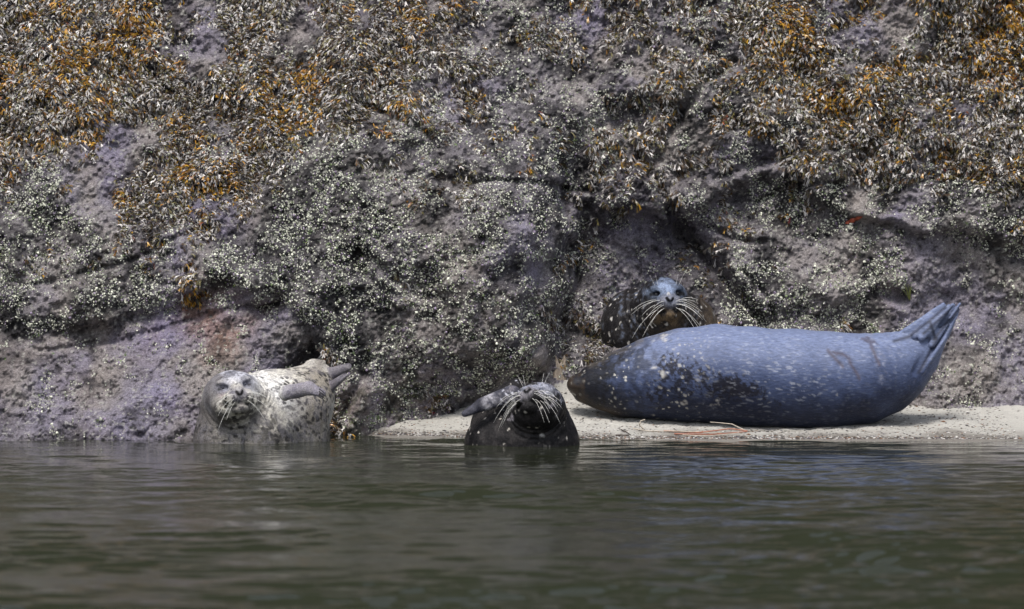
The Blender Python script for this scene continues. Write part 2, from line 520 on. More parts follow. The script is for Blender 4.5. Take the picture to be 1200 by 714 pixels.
def surf(f, lo, hi, h):
    lo = np.asarray(lo, float); hi = np.asarray(hi, float)
    B = 8
    nb = np.ceil((hi - lo) / h / B).astype(int)
    cx = [lo[i] + (np.arange(nb[i]) * B + (B - 1) / 2) * h for i in range(3)]
    C = np.stack(np.meshgrid(*cx, indexing='ij'), -1).reshape(-1, 3)
    d = f(C)
    V = np.repeat(np.repeat(np.repeat(np.sign(d).reshape(nb), B, 0), B, 1), B, 2).astype(np.float32) * .1
    act = np.where(np.abs(d) < h * B * 1.25 + .012)[0]
    o = np.stack(np.meshgrid(*[np.arange(B)] * 3, indexing='ij'), -1).reshape(-1, 3)
    V6 = V.reshape(nb[0], B, nb[1], B, nb[2], B)
    for s in range(0, len(act), 600):
        aa = act[s:s + 600]
        bi = np.stack(np.unravel_index(aa, nb), 1)
        pts = lo + (bi[:, None, :] * B + o[None]) * h
        dv = f(pts.reshape(-1, 3)).reshape(len(aa), B, B, B)
        V6[bi[:, 0], :, bi[:, 1], :, bi[:, 2], :] = dv
    V = V6.reshape(nb * B)
    neg = V < 0
    cnt = np.zeros(np.array(V.shape) - 1, np.int8)
    for dx in (0, 1):
        for dy in (0, 1):
            for dz in (0, 1):
                cnt += neg[dx:V.shape[0] - 1 + dx, dy:V.shape[1] - 1 + dy, dz:V.shape[2] - 1 + dz]
    cells = np.argwhere((cnt > 0) & (cnt < 8))
    vid = np.full(cnt.shape, -1, np.int64)
    vid[cells[:, 0], cells[:, 1], cells[:, 2]] = np.arange(len(cells))
    acc = np.zeros((len(cells), 3)); num = np.zeros(len(cells))
    for ax in range(3):
        oa = [i for i in range(3) if i != ax]
        for da in (0, 1):
            for db in (0, 1):
                s0 = np.zeros(3, int); s0[oa[0]] = da; s0[oa[1]] = db
                s1 = s0.copy(); s1[ax] = 1
                c0 = cells + s0; c1 = cells + s1
                v0 = V[c0[:, 0], c0[:, 1], c0[:, 2]]; v1 = V[c1[:, 0], c1[:, 1], c1[:, 2]]
                m = (v0 < 0) != (v1 < 0)
                t = np.where(m, v0 / np.where(m, v0 - v1, 1), 0)
                acc += np.where(m[:, None], s0 + t[:, None] * (s1 - s0), 0); num += m
    verts = lo + (cells + acc / np.maximum(num, 1)[:, None]) * h
    Q = []
    for ax in range(3):
        oa = [(ax + 1) % 3, (ax + 2) % 3]
        sl0 = [slice(None)] * 3; sl1 = [slice(None)] * 3
        sl0[ax] = slice(0, -1); sl1[ax] = slice(1, None)
        cr = neg[tuple(sl0)] != neg[tuple(sl1)]
        e = np.argwhere(cr)
        e = e[(e[:, oa[0]] > 0) & (e[:, oa[1]] > 0) & (e[:, oa[0]] < cnt.shape[oa[0]]) & (e[:, oa[1]] < cnt.shape[oa[1]])]
        A = np.zeros(3, int); A[oa[0]] = 1
        Bv = np.zeros(3, int); Bv[oa[1]] = 1
        c = [e - A - Bv, e - Bv, e, e - A]
        q = np.stack([vid[k[:, 0], k[:, 1], k[:, 2]] for k in c], 1)
        inside = neg[e[:, 0], e[:, 1], e[:, 2]]
        q = np.where(inside[:, None], q, q[:, ::-1])
        Q.append(q)
    Q = np.concatenate(Q)
    Q = Q[(Q >= 0).all(1)]
    return verts, Q


def frame(yaw, pitch, roll):
    """columns right(viewer's right), forward, up ; yaw 0 faces the camera (-y), positive turns to viewer's right"""
    y_, p_, r_ = map(math.radians, (yaw, pitch, roll))
    f = np.array([math.sin(y_) * math.cos(p_), -math.cos(y_) * math.cos(p_), math.sin(p_)])
    r = np.cross([0, 0, 1], f) * 1.0
    r = -np.cross(f, [0, 0, 1]); r /= np.linalg.norm(r)
    if r[0] < 0: r = -r
    u = np.cross(r, -f) * -1
    u = np.cross(f, r); u = u if u[2] > 0 else -u
    r2 = r * math.cos(r_) + u * math.sin(r_)
    u2 = -r * math.sin(r_) + u * math.cos(r_)
    return np.stack([r2, f, u2], 1)


class Head:
    def __init__(s, c, R, yaw, pitch, roll, squint=False, ht=1.0):
        s.c = np.asarray(c); s.R = R; s.F = frame(yaw, pitch, roll); s.squint = squint; s.ht = ht

    def loc(s, p):
        return ((p - s.c) @ s.F) / s.R

    def wor(s, q):
        return s.c + (np.asarray(q, float) * s.R) @ s.F.T

    def sdf(s, p):
        q = s.loc(p)
        m = np.stack([np.abs(q[:, 0]), q[:, 1], q[:, 2]], 1)
        d = ell(q, (0, 0, 0), (.98, 1.05, .90 * s.ht))
        d = smin(d, ell(m, (.40, .50, -.42), (.5, .58, .46)), .2)
        d = smin(d, ell(q, (0, .40, -.62), (.72, .62, .46)), .2)
        d = smin(d, cone(q, (0, .5, .22), (0, 1.08, .05), .46, .27), .18)
        d = smin(d, ell(m, (.26, 1.10, -.18), (.34, .36, .29)), .09)
        d = smin(d, ell(q, (0, .96, -.56), (.40, .42, .26)), .10)
        d = smin(d, ell(q, (0, 1.36, .03), (.16, .11, .12)), .06)
        # brow ridge
        d = smin(d, ell(m, (.44, .70, .46), (.2, .14, .09)), .12)
        # eye hollows
        d = smx(d, -ell(m, (.46, .95, .26), (.19, .22, .13)), .06)
        # nostrils: V shaped slits
        d = smx(d, -cone(m, (.045, 1.50, -.06), (.15, 1.47, .09), .034, .04), .02)
        # mouth line
        for a_, b in (((0, 1.46, -.33), (.16, 1.40, -.44)), ((.16, 1.40, -.44), (.38, 1.20, -.50)), ((.38, 1.20, -.50), (.56, .92, -.44))):
            d = smx(d, -cone(m, a_, b, .05, .045), .03)
        # groove between the whisker pads
        d = smx(d, -cone(m, (0, 1.50, -.08), (0, 1.47, -.3), .025, .03), .03)
        return d * s.R

    def folds(s, p):
        q = s.loc(p)
        r = np.linalg.norm(q - np.array([0, .55, -.1]), axis=1)
        m = np.exp(-((r - 1.25) / .3) ** 2) * sstep(.1, -.5, q[:, 2]) * sstep(1.2, .8, q[:, 1])
        return .035 * s.R * np.sin(r * 2 * math.pi / .2) * m

    def paint(s, p, c, muzzle, dark, eyering=None):
        q = s.loc(p)
        m = np.stack([np.abs(q[:, 0]), q[:, 1], q[:, 2]], 1)
        front = q[:, 1] > .4
        dn = cone(m, (.045, 1.48, -.06), (.15, 1.45, .09), .04, .05)
        c = mix(c, muzzle, np.clip(1 - np.linalg.norm((q - np.array([0, 1.25, -.05])) / np.array([.5, .5, .35]), axis=1), 0, .5) * 1.6)
        # whisker follicle dots
        rr = spots(q, .09, .03, 5, .9)
        pad = .9 * np.exp(-(((m[:, 0] - .28) / .2) ** 2 + ((m[:, 2] + .16) / .15) ** 2)) * (q[:, 1] > .9)
        c = mix(c, dark, rr * pad * .8)
        if eyering is not None:
            er = np.linalg.norm((m - np.array([.46, .82, .27])) / np.array([.3, .4, .24]), axis=1)
            c = mix(c, eyering, np.clip(1.5 - er, 0, 1) * front * .7)
        c = mix(c, dark, np.clip((.03 - dn) / .03, 0, 1))
        md = np.minimum(cone(m, (0, 1.46, -.33), (.16, 1.40, -.44), .03, .03), cone(m, (.16, 1.40, -.44), (.38, 1.20, -.50), .03, .02))
        md = np.minimum(md, cone(m, (.38, 1.20, -.50), (.56, .92, -.44), .02, .01))
        c = mix(c, dark, np.clip((.035 - md) / .03, 0, 1) * .9)
        ed = cone(m, (.33, .9, .24), (.60, .76, .22), .03 if s.squint else .09, .02 if s.squint else .07)
        c = mix(c, dark, np.clip((.05 - ed) / .05, 0, 1) * .95)
        # ear hole
        c = mix(c, dark, np.clip((.06 - np.linalg.norm(m - np.array([.9, .0, .1]), axis=1)) / .03, 0, 1))
        return c


def sphere_mesh(name, c, r, F, mat, parent, sc=(1, 1, 1)):
    nu, nv = 20, 12
    vs = [[0, 0, 1]]
    for j in range(1, nv):
        for i in range(nu):
            t, f_ = math.pi * j / nv, 2 * math.pi * i / nu
            vs.append([math.sin(t) * math.cos(f_), math.sin(t) * math.sin(f_), math.cos(t)])
    vs.append([0, 0, -1])
    vs = np.array(vs) * np.array(sc) * r
    qd, tr = [], []
    for j in range(nv - 2):
        for i in range(nu):
            a0 = 1 + j * nu + i; a1 = 1 + j * nu + (i + 1) % nu
            qd.append((a0, a0 + nu, a1 + nu, a1))
    for i in range(nu):
        tr.append((0, 1 + i, 1 + (i + 1) % nu))
        k = 1 + (nv - 2) * nu
        tr.append((len(vs) - 1, k + (i + 1) % nu, k + i))
    return mesh_np(name, vs @ F.T + c, qd, tr, mat=mat, parent=parent)


def tube(name, pts, r0, r1, mat, parent=None, seg=6, label=None):
    pts = np.asarray(pts, float)
    n = len(pts)
    tan = np.gradient(pts, axis=0); tan /= np.linalg.norm(tan, axis=1)[:, None]
    up = np.array([.3, .2, 1.0])
    a_ = np.cross(tan, up); a_ /= np.linalg.norm(a_, axis=1)[:, None]
    b = np.cross(tan, a_)
    th = np.arange(seg) * 2 * math.pi / seg
    r = np.linspace(r0, r1, n)
    vs = (pts[:, None] + r[:, None, None] * (np.cos(th)[None, :, None] * a_[:, None] + np.sin(th)[None, :, None] * b[:, None])).reshape(-1, 3)
    qd = [(i * seg + k, i * seg + (k + 1) % seg, (i + 1) * seg + (k + 1) % seg, (i + 1) * seg + k) for i in range(n - 1) for k in range(seg)]
    vs = np.concatenate([vs, pts[:1], pts[-1:]])
    tr = [(n * seg, (k + 1) % seg, k) for k in range(seg)] + [(n * seg + 1, (n - 1) * seg + k, (n - 1) * seg + (k + 1) % seg) for k in range(seg)]
    return mesh_np(name, vs, qd, tr, mat=mat, parent=parent)


def whiskers(H, parent, n=13, length=1.15, droop=.5, rad=.0014, brows=True, seed=1, sides=(-1, 1), spread=1.0, n2=None):
    r_ = np.random.default_rng(seed)
    for s in sides:
        for k in range(n if s == sides[0] else n2 or n):
            row = k % 3; cl = k // 3
            a0 = np.array([s * (.2 + .085 * cl), 1.36 - .10 * cl, -.06 - .11 * row])
            # snap onto the pad surface by marching the head field
            for _ in range(6):
                dd = H.sdf(H.wor(a0)[None])[0] / H.R
                g = a0 - np.array([s * .25, 1.05, -.17]); g /= np.linalg.norm(g)
                a0 = a0 - g * (dd + .015)
            L = length * (.55 + .55 * r_.random()) * (1.05 - .06 * cl)
            dr = np.array([s * (1.0 + .1 * r_.normal()) * spread, .55 - .2 * cl + .1 * r_.normal(), .12 - .28 * row + .16 * r_.normal()])
            dr /= np.linalg.norm(dr)
            pts = []
            for t in np.linspace(0, 1, 9):
                q = a0 + dr * L * t
                pts.append(H.wor(q) + np.array([0, 0, -droop * H.R * L * t * t * (.8 + .25 * row)]))
            tube('whisker', pts, rad, rad * .45, M_whisker, parent, 5)
        if brows:
            for k in range(2):
                a0 = np.array([s * (.34 + .1 * k), .80, .52])
                for _ in range(5):
                    dd = H.sdf(H.wor(a0)[None])[0] / H.R
                    a0 = a0 - np.array([0, .6, .8]) * (dd + .015)
                pts = [H.wor(a0 + np.array([s * (.1 + .12 * k), .1, .45]) * t) for t in np.linspace(0, 1, 5)]
                tube('whisker', pts, rad * .8, rad * .4, M_whisker, parent, 5)


def eyes(H, parent, r=.125):
    for s in (-1, 1):
        c = np.array([s * .455, .78, .255])
        for _ in range(8):
            dd = H.sdf(H.wor(c)[None])[0] / H.R
            c = c - np.array([s * .45, .85, .2]) / .98 * (dd + .55 * r)
        sphere_mesh('eye', H.wor(c), r * H.R, H.F, M_eye, parent, (1, 1, .42 if H.squint else .85))


def make_seal(name, base, label, f, lo, hi, h, paint, mat, fine=None):
    root = bpy.data.objects.new(name, None)
    col.objects.link(root)
    root.location = base
    root.empty_display_size = .2
    tag(root, label, 'seal', 'harbor seals hauled out at the foot of the cliff')
    verts, q = surf(f, lo, hi, h)
    c = paint(verts)
    o = mesh_np('body', verts - np.array(base), q, mat=mat, color=np.clip(c, 0, 1))
    o.parent = root
    return root


def reparent_fix(root, base):
    for ch in root.children:
        if ch.name.split('.')[0] != 'body':
            me = ch.data
            me.transform(__import__('mathutils').Matrix.Translation(-Vector(base)))


def W(v): return np.array(v, float)


# ---- seal A : large, smooth, blue grey, stretched on the sand
yA = .52
k_ = S * (1 + yA / 20)
spA = [((680, 454), 13), ((702, 452), 27), ((732, 449), 38), ((765, 444), 46.5), ((800, 440), 53), ((840, 438.5), 56.5), ((880, 442), 57.5),
       ((930, 445), 57.5), ((975, 446.5), 56), ((1010, 444), 52), ((1036, 437), 46), ((1057, 426), 37), ((1073, 413), 27), ((1087, 399), 17)]
chA = [(P(u, v, yA), r * k_) for (u, v), r in spA]


def fA(p):
    d = chain(p, chA, .03)
    q = p.copy()
    # snout end: muzzle, chin
    d = smin(d, ell(p, P(681, 450, yA), W([.055, .055, .04])), .03)
    d = smin(d, ell(p, P(674, 452, yA - .03), W([.03, .035, .028])), .02)
    d = smin(d, ell(p, P(674, 452, yA + .03), W([.03, .035, .028])), .02)
    d = smin(d, ell(p, P(686, 466, yA), W([.045, .045, .025])), .02)
    d = smx(d, -cone(p, P(668, 461, yA - .06), P(697, 466, yA - .10), .004, .005), .006)
    # hind flippers: two fans pressed together, digits as ridges
    n1 = W([.25, -1, .15])
    a0 = P(1068, 402, yA)
    for (ua, va, ub, vb, ya, yb, ra, rb) in ((1062, 398, 1107, 362, -.05, -.045, 13, 5.5), (1081, 418, 1121, 363, -.02, -.03, 19, 4.5), (1075, 400, 1117, 358, .05, .04, 12, 4)):
        d = smin(d, flat(p, P(ua, va, yA + ya), P(ub, vb, yA + yb), ra * k_, rb * k_, n1, .62), .016)
    for (ua, va, ub, vb, yy) in ((1062, 388, 1106, 356, -.060), (1072, 394, 1112, 358, -.085), (1080, 396, 1117, 357, -.095), (1092, 404, 1125, 356, -.085), (1092, 422, 1122, 368, -.075), (1080, 436, 1108, 396, -.10)):
        d = smin(d, cone(p, P(ua, va, yA + yy), P(ub, vb, yA + yy * .8), 4.6 * k_, 1.7 * k_), .004)
    d = smx(d, -cone(p, P(1092, 397, yA - .10), P(1124, 361, yA - .055), .010, .009), .005)
    d = smx(d, -cone(p, P(1066, 392, yA - .10), P(1106, 360, yA - .07), .006, .006), .008)
    d = smx(d, -cone(p, P(1073, 436, yA - .13), P(1096, 396, yA - .10), .011, .008), .015)
    # ankle fold and tail stub
    d = smin(d, ell(p, P(1090, 384, yA - .07), W([.03, .03, .045])), .02)
    d = smx(d, -cone(p, P(1046, 398, yA - .15), P(1062, 392, yA - .10), .005, .008), .02)
    # wrinkles and scars
    x, z = p[:, 0], p[:, 2]
    for (a_, b, r) in ((P(966, 408, .33), P(984, 428, .32), .006), (P(990, 417, .32), P(1003, 442, .31), .006), (P(974, 414, .33), P(985, 416, .33), .005), (P(1018, 396, .38), P(1026, 425, .35), .005)):
        d = d + .010 * np.exp(-(np.maximum(cone(p, a_, b, 0, 0), 0) / .010) ** 2) * (p[:, 1] < yA)
    nf = fbm(p * 7, 2, 511)
    wr = np.sin((x + .6 * z) * 150 + nf * 4) * np.exp(-((x - X(1030, yA)) / .09) ** 2) * np.exp(-((z - Z(405, yA)) / .09) ** 2)
    d = d + .0018 * wr + .004 * nf
    # flattened where it lies on the sand
    zf = sand_z(p[:, 0], p[:, 1] * 1.0, False) - .012
    d = smx(d, zf - p[:, 2], .02)
    return d


def paintA(p):
    u = 600 + p[:, 0] / k_; v = 231 + (1 - p[:, 2]) / k_
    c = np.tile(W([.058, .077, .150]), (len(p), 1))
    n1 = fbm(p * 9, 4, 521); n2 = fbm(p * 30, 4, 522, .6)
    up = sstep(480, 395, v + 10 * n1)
    c = mix(c, W([.17, .205, .325]), sstep(450, 388, v + 10 * n1) * .85)  # skylight on the back painted paler into the coat
    c = mix(c, W([.012, .015, .031]), sstep(436, 486, v + 14 * n1) * .92)  # shade of the underside painted dark into the coat
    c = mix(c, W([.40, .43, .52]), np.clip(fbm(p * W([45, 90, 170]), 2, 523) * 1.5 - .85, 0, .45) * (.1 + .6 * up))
    # dark head and mottles
    hd = sstep(762, 712, u + 22 * n1 + 26 * n2 + (v - 445) * .15)
    c = mix(c, W([.010, .010, .012]), hd * np.clip(.95 + .5 * n2 * sstep(690, 740, u), .6, .98))
    c = mix(c, W([.045, .033, .024]), sstep(688, 672, u + 12 * n2) * .8)
    c = mix(c, W([.10, .075, .05]), np.exp(-((u - 706) / 20) ** 2 - ((v - 484 + (u - 706) * -.2) / 7) ** 2) * .8)
    c = mix(c, W([.09, .078, .066]), np.exp(-(seg_dist(u, v, [(690, 427), (740, 404), (790, 384)]) / 4.5) ** 2) * np.clip(.6 + n2, 0, 1) * .75)
    dk = 0
    for (a_, b, sa, sb, w) in ((848, 450, 26, 13, 1.1), (872, 458, 18, 8, .9), (800, 452, 18, 16, .55), (782, 425, 14, 16, .5), (812, 428, 20, 12, .4), (905, 470, 22, 8, .25), (770, 462, 20, 20, .5)):
        dk = dk + w * np.exp(-((u - a_) / sa) ** 2 - ((v - b) / sb) ** 2)
    c = mix(c, W([.015, .015, .022]), np.clip(dk * 2.1 + 1.2 * fbm(p * 60, 4, 525, .75) * sstep(.05, .3, dk) - .55, 0, .93))
    # pale rings and flecks
    for (a_, b, r) in ((804, 406, 5), (770, 438, 8), (818, 440, 6), (826, 436, 4), (838, 470, 5), (766, 432, 5), (920, 457, 4), (979, 461, 3), (780, 395, 6), (800, 470, 4)):
        dd = np.hypot((u - a_) * .8, v - b)
        c = mix(c, W([.50, .48, .45]), np.clip(1 - np.abs(dd - r * .55) / (r * .5), 0, 1) * np.clip(.15 + n2 * 1.2, 0, .8))
    pw = p + .006 * np.stack([n2, n1, -n2], 1)
    sp = spots(pw, .022, .0050, 531, .8)
    zone = np.clip(sstep(860, 760, u) * 1 + .0, 0, 1)
    c = mix(c, W([.55, .53, .48]), sp * (.04 + .8 * zone) * np.clip(.6 + n1, 0, 1))
    sp2 = spots(pw * W([.45, 1, 1.6]), .016, .0048, 541, .5) * (.03 + .85 * np.exp(-((u - 905) / 70) ** 2 - ((v - 445) / 36) ** 2))
    c = mix(c, W([.45, .47, .53]), sp2 * .5)
    # scars
    sc = 0
    for (a_, b) in (((966, 408), (984, 428)), ((990, 417), (1003, 442)), ((974, 412), (988, 416)), ((1016, 396), (1026, 425)), ((1010, 398), (1022, 400))):
        sc = np.maximum(sc, np.exp(-(seg_dist(u + 2 * n2, v + 2 * n2, [a_, b]) / 2.2) ** 2))
    c = mix(c, W([.07, .06, .08]), sc * (p[:, 1] < yA) * .8)
    sc2 = np.exp(-(seg_dist(u + 2 * n2, v, [(1020, 393), (1031, 420), (1030, 450)]) / 3) ** 2)
    c = mix(c, W([.30, .31, .38]), sc2 * np.clip(.1 + n2, 0, .5))
    for s0, s1 in (((1092, 397), (1125, 359)), ((1074, 436), (1096, 397)), ((1046, 399), (1064, 394)), ((1066, 392), (1106, 360)), ((1080, 390), (1114, 360)), ((1088, 378), (1094, 396))):  # flipper creases: their shade painted as dark lines
        c = mix(c, W([.03, .033, .05]), np.exp(-(seg_dist(u, v, [s0, s1]) / 2.2) ** 2) * .85)
    return c


base = (float(X(870, yA)), yA, float(Z(500, yA)))
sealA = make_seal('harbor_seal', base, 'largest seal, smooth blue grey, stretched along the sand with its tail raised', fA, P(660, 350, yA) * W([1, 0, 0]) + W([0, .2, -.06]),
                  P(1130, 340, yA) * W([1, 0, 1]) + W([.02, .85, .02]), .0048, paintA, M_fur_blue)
for (u, v, uu, vv, yy) in ((1108, 360, 1113, 356, -.05), (1114, 359, 1119, 355, -.05), (1122, 359, 1126, 354, -.04)):
    tube('claw', [P(u, v, yA + yy), P((u + uu) / 2, (v + vv) / 2, yA + yy), P(uu, vv, yA + yy)], .005, .0015, M_claw, sealA)
reparent_fix(sealA, base)

# ---- seal B : dark seal behind
yB = 1.0
HB = Head(P(778, 352, yB), 30.5 * S * 1.05, 8, 2, 2, ht=.98)
kB = S * 1.055
chB = [(P(778, 358, 1.06), 29 * kB), (P(772, 372, 1.14), 36 * kB), (P(752, 385, 1.22), 46 * kB), (P(752, 398, 1.34), 40 * kB)]
chB2 = [(P(778, 372, 1.08), 33 * kB), (P(800, 384, 1.2), 38 * kB), (P(822, 394, 1.35), 32 * kB), (P(846, 402, 1.45), 22 * kB)]


def fB(p):
    d = smin(HB.sdf(p), chain(p, chB, .05), .035)
    d = smin(d, chain(p, chB2, .05), .05)
    q = HB.loc(p)
    # throat below the chin
    d = smin(d, ell(p, P(781, 380, .98), W([.085, .08, .1])), .04)
    nf = fbm(p * 8, 3, 611)
    d = d + HB.folds(p) * .35 + .004 * nf
    r = np.hypot((p[:, 0] - HB.c[0]), (p[:, 2] - HB.c[2]))
    d = d + .003 * np.sin(r * 240 + 3 * nf) * np.exp(-((r - .15) / .035) ** 2) * (p[:, 1] > HB.c[1] - .02)
    return d


def paintB(p):
    c = np.tile(W([.017, .016, .018]), (len(p), 1))
    n1 = fbm(p * 9, 3, 621); n2 = fbm(p * 34, 4, 622, .6)
    q = HB.loc(p)
    u = 600 + p[:, 0] / kB
    c = mix(c, W([.10, .075, .052]), np.clip(sstep(806, 830, u + 10 * n1) * (.75 + .5 * n2), 0, 1))
    c = mix(c, W([.045, .04, .038]), np.clip(n2, 0, .6))
    # sky sheen painted bluish on the wet forehead
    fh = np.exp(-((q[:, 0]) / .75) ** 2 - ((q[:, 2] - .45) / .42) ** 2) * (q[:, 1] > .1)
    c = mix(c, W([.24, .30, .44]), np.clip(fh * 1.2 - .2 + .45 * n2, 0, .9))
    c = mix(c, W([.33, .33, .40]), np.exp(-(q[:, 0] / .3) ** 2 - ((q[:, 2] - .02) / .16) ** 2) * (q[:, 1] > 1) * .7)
    ch = np.exp(-(q[:, 0] / .55) ** 2 - ((q[:, 2] + .72) / .38) ** 2) * (q[:, 1] > .2)
    c = mix(c, W([.15, .105, .06]), np.clip(ch * 1.2 * (.7 + .8 * n2), 0, .9))
    pw = p + .008 * np.stack([n2, n1, -n2], 1)
    sp = spots(pw * W([1.2, 1, .55]), .024, .0050, 631, .6)
    c = mix(c, W([.55, .53, .50]), sp * (np.linalg.norm(q, axis=1) > 1.12) * (.75 + .2 * (u < 770)))
    sp = spots(q, .16, .03, 633, .6)
    c = mix(c, W([.35, .34, .33]), sp * (q[:, 1] < .6) * (np.linalg.norm(q, axis=1) < 1.15) * .6)
    return HB.paint(p, c, W([.16, .17, .21]), W([.006, .006, .008]), W([.07, .09, .13]))


base = (float(X(775, 1.2)), 1.2, float(Z(440, 1.2)))
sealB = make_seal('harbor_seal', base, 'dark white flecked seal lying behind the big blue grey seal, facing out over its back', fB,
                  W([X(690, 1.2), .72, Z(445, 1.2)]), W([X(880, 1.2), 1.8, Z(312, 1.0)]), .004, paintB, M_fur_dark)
eyes(HB, sealB, .13)
whiskers(HB, sealB, 10, 1.12, .5, .0009, True, 3)
reparent_fix(sealB, base)

# ---- seal C : pale spotted seal at the left, belly in the water
yC = -.22
kC = S * (1 + yC / 20)
HC = Head(P(270, 461, yC), 31.5 * kC, 17, 3, 8, squint=True, ht=.95)
chC = [(P(278, 468, yC + .03), 29 * kC), (P(292, 480, yC + .10), 40 * kC), (P(314, 484, yC + .18), 48 * kC), (P(338, 482, yC + .22), 48 * kC),
       (P(352, 470, yC + .28), 40 * kC), (P(364, 455, yC + .33), 28 * kC), (P(374, 444, yC + .34), 15 * kC)]
chC2 = [(P(264, 478, yC + .07), 30 * kC), (P(263, 515, yC + .08), 34 * kC), (P(300, 522, yC + .1), 48 * kC), (P(345, 520, yC + .2), 42 * kC)]


def fC(p):
    d = smin(HC.sdf(p), chain(p, chC, .04), .03)
    d = smin(d, chain(p, chC2, .05), .05)
    nf = fbm(p * 8, 3, 711)
    d = d + HC.folds(p) * .3 + .004 * nf
    # rolls of the neck that circle the head
    q = HC.loc(p)
    r = np.linalg.norm(q[:, [0, 2]] - W([.1, -.1]), axis=1)
    d = d + .0022 * np.sin(r * 34 + 6 * nf) * np.exp(-((r - 1.25) / .28) ** 2) * (q[:, 1] < .5) * (q[:, 0] > -.2)
    # fore flipper held out over the chest
    nC = W([.0, -1, .25])
    fl = flat(p, P(336, 461, yC - .08), P(362, 455, yC - .15), 9.5 * kC, 8 * kC, nC, .8)
    fl = smin(fl, flat(p, P(362, 455, yC - .15), P(377, 461, yC - .17), 7.5 * kC, 5 * kC, nC, .7), .01)
    d = smin(d, fl, .014)
    for dz_ in (-3, 1, 5):
        d = smx(d, -cone(p, P(360, 455 + dz_, yC - .175), P(378, 462 + dz_, yC - .19), .002, .003), .005)
    d = smx(d, -cone(p, P(340, 472, yC - .09), P(362, 467, yC - .10), .010, .006), .02)
    # hind flippers
    nh = W([.2, -1, .3])
    yy = yC + .33
    d = smin(d, flat(p, P(368, 432, yy), P(384, 440, yy - .02), 12 * kC, 9 * kC, nh, .6), .015)
    d = smin(d, flat(p, P(380, 441, yy - .02), P(408, 430, yy - .05), 8.5 * kC, 4.6 * kC, nh, .6), .01)
    d = smin(d, flat(p, P(379, 460, yy - .05), P(406, 439, yy - .10), 7.0 * kC, 3.2 * kC, nh, .6), .006)
    d = smx(d, -cone(p, P(388, 450, yy - .10), P(409, 436, yy - .10), .006, .004), .006)
    d = smin(d, flat(p, P(365, 426, yy + .03), P(378, 424, yy), 8 * kC, 4 * kC, W([0, -.3, 1]), .5), .01)
    return d


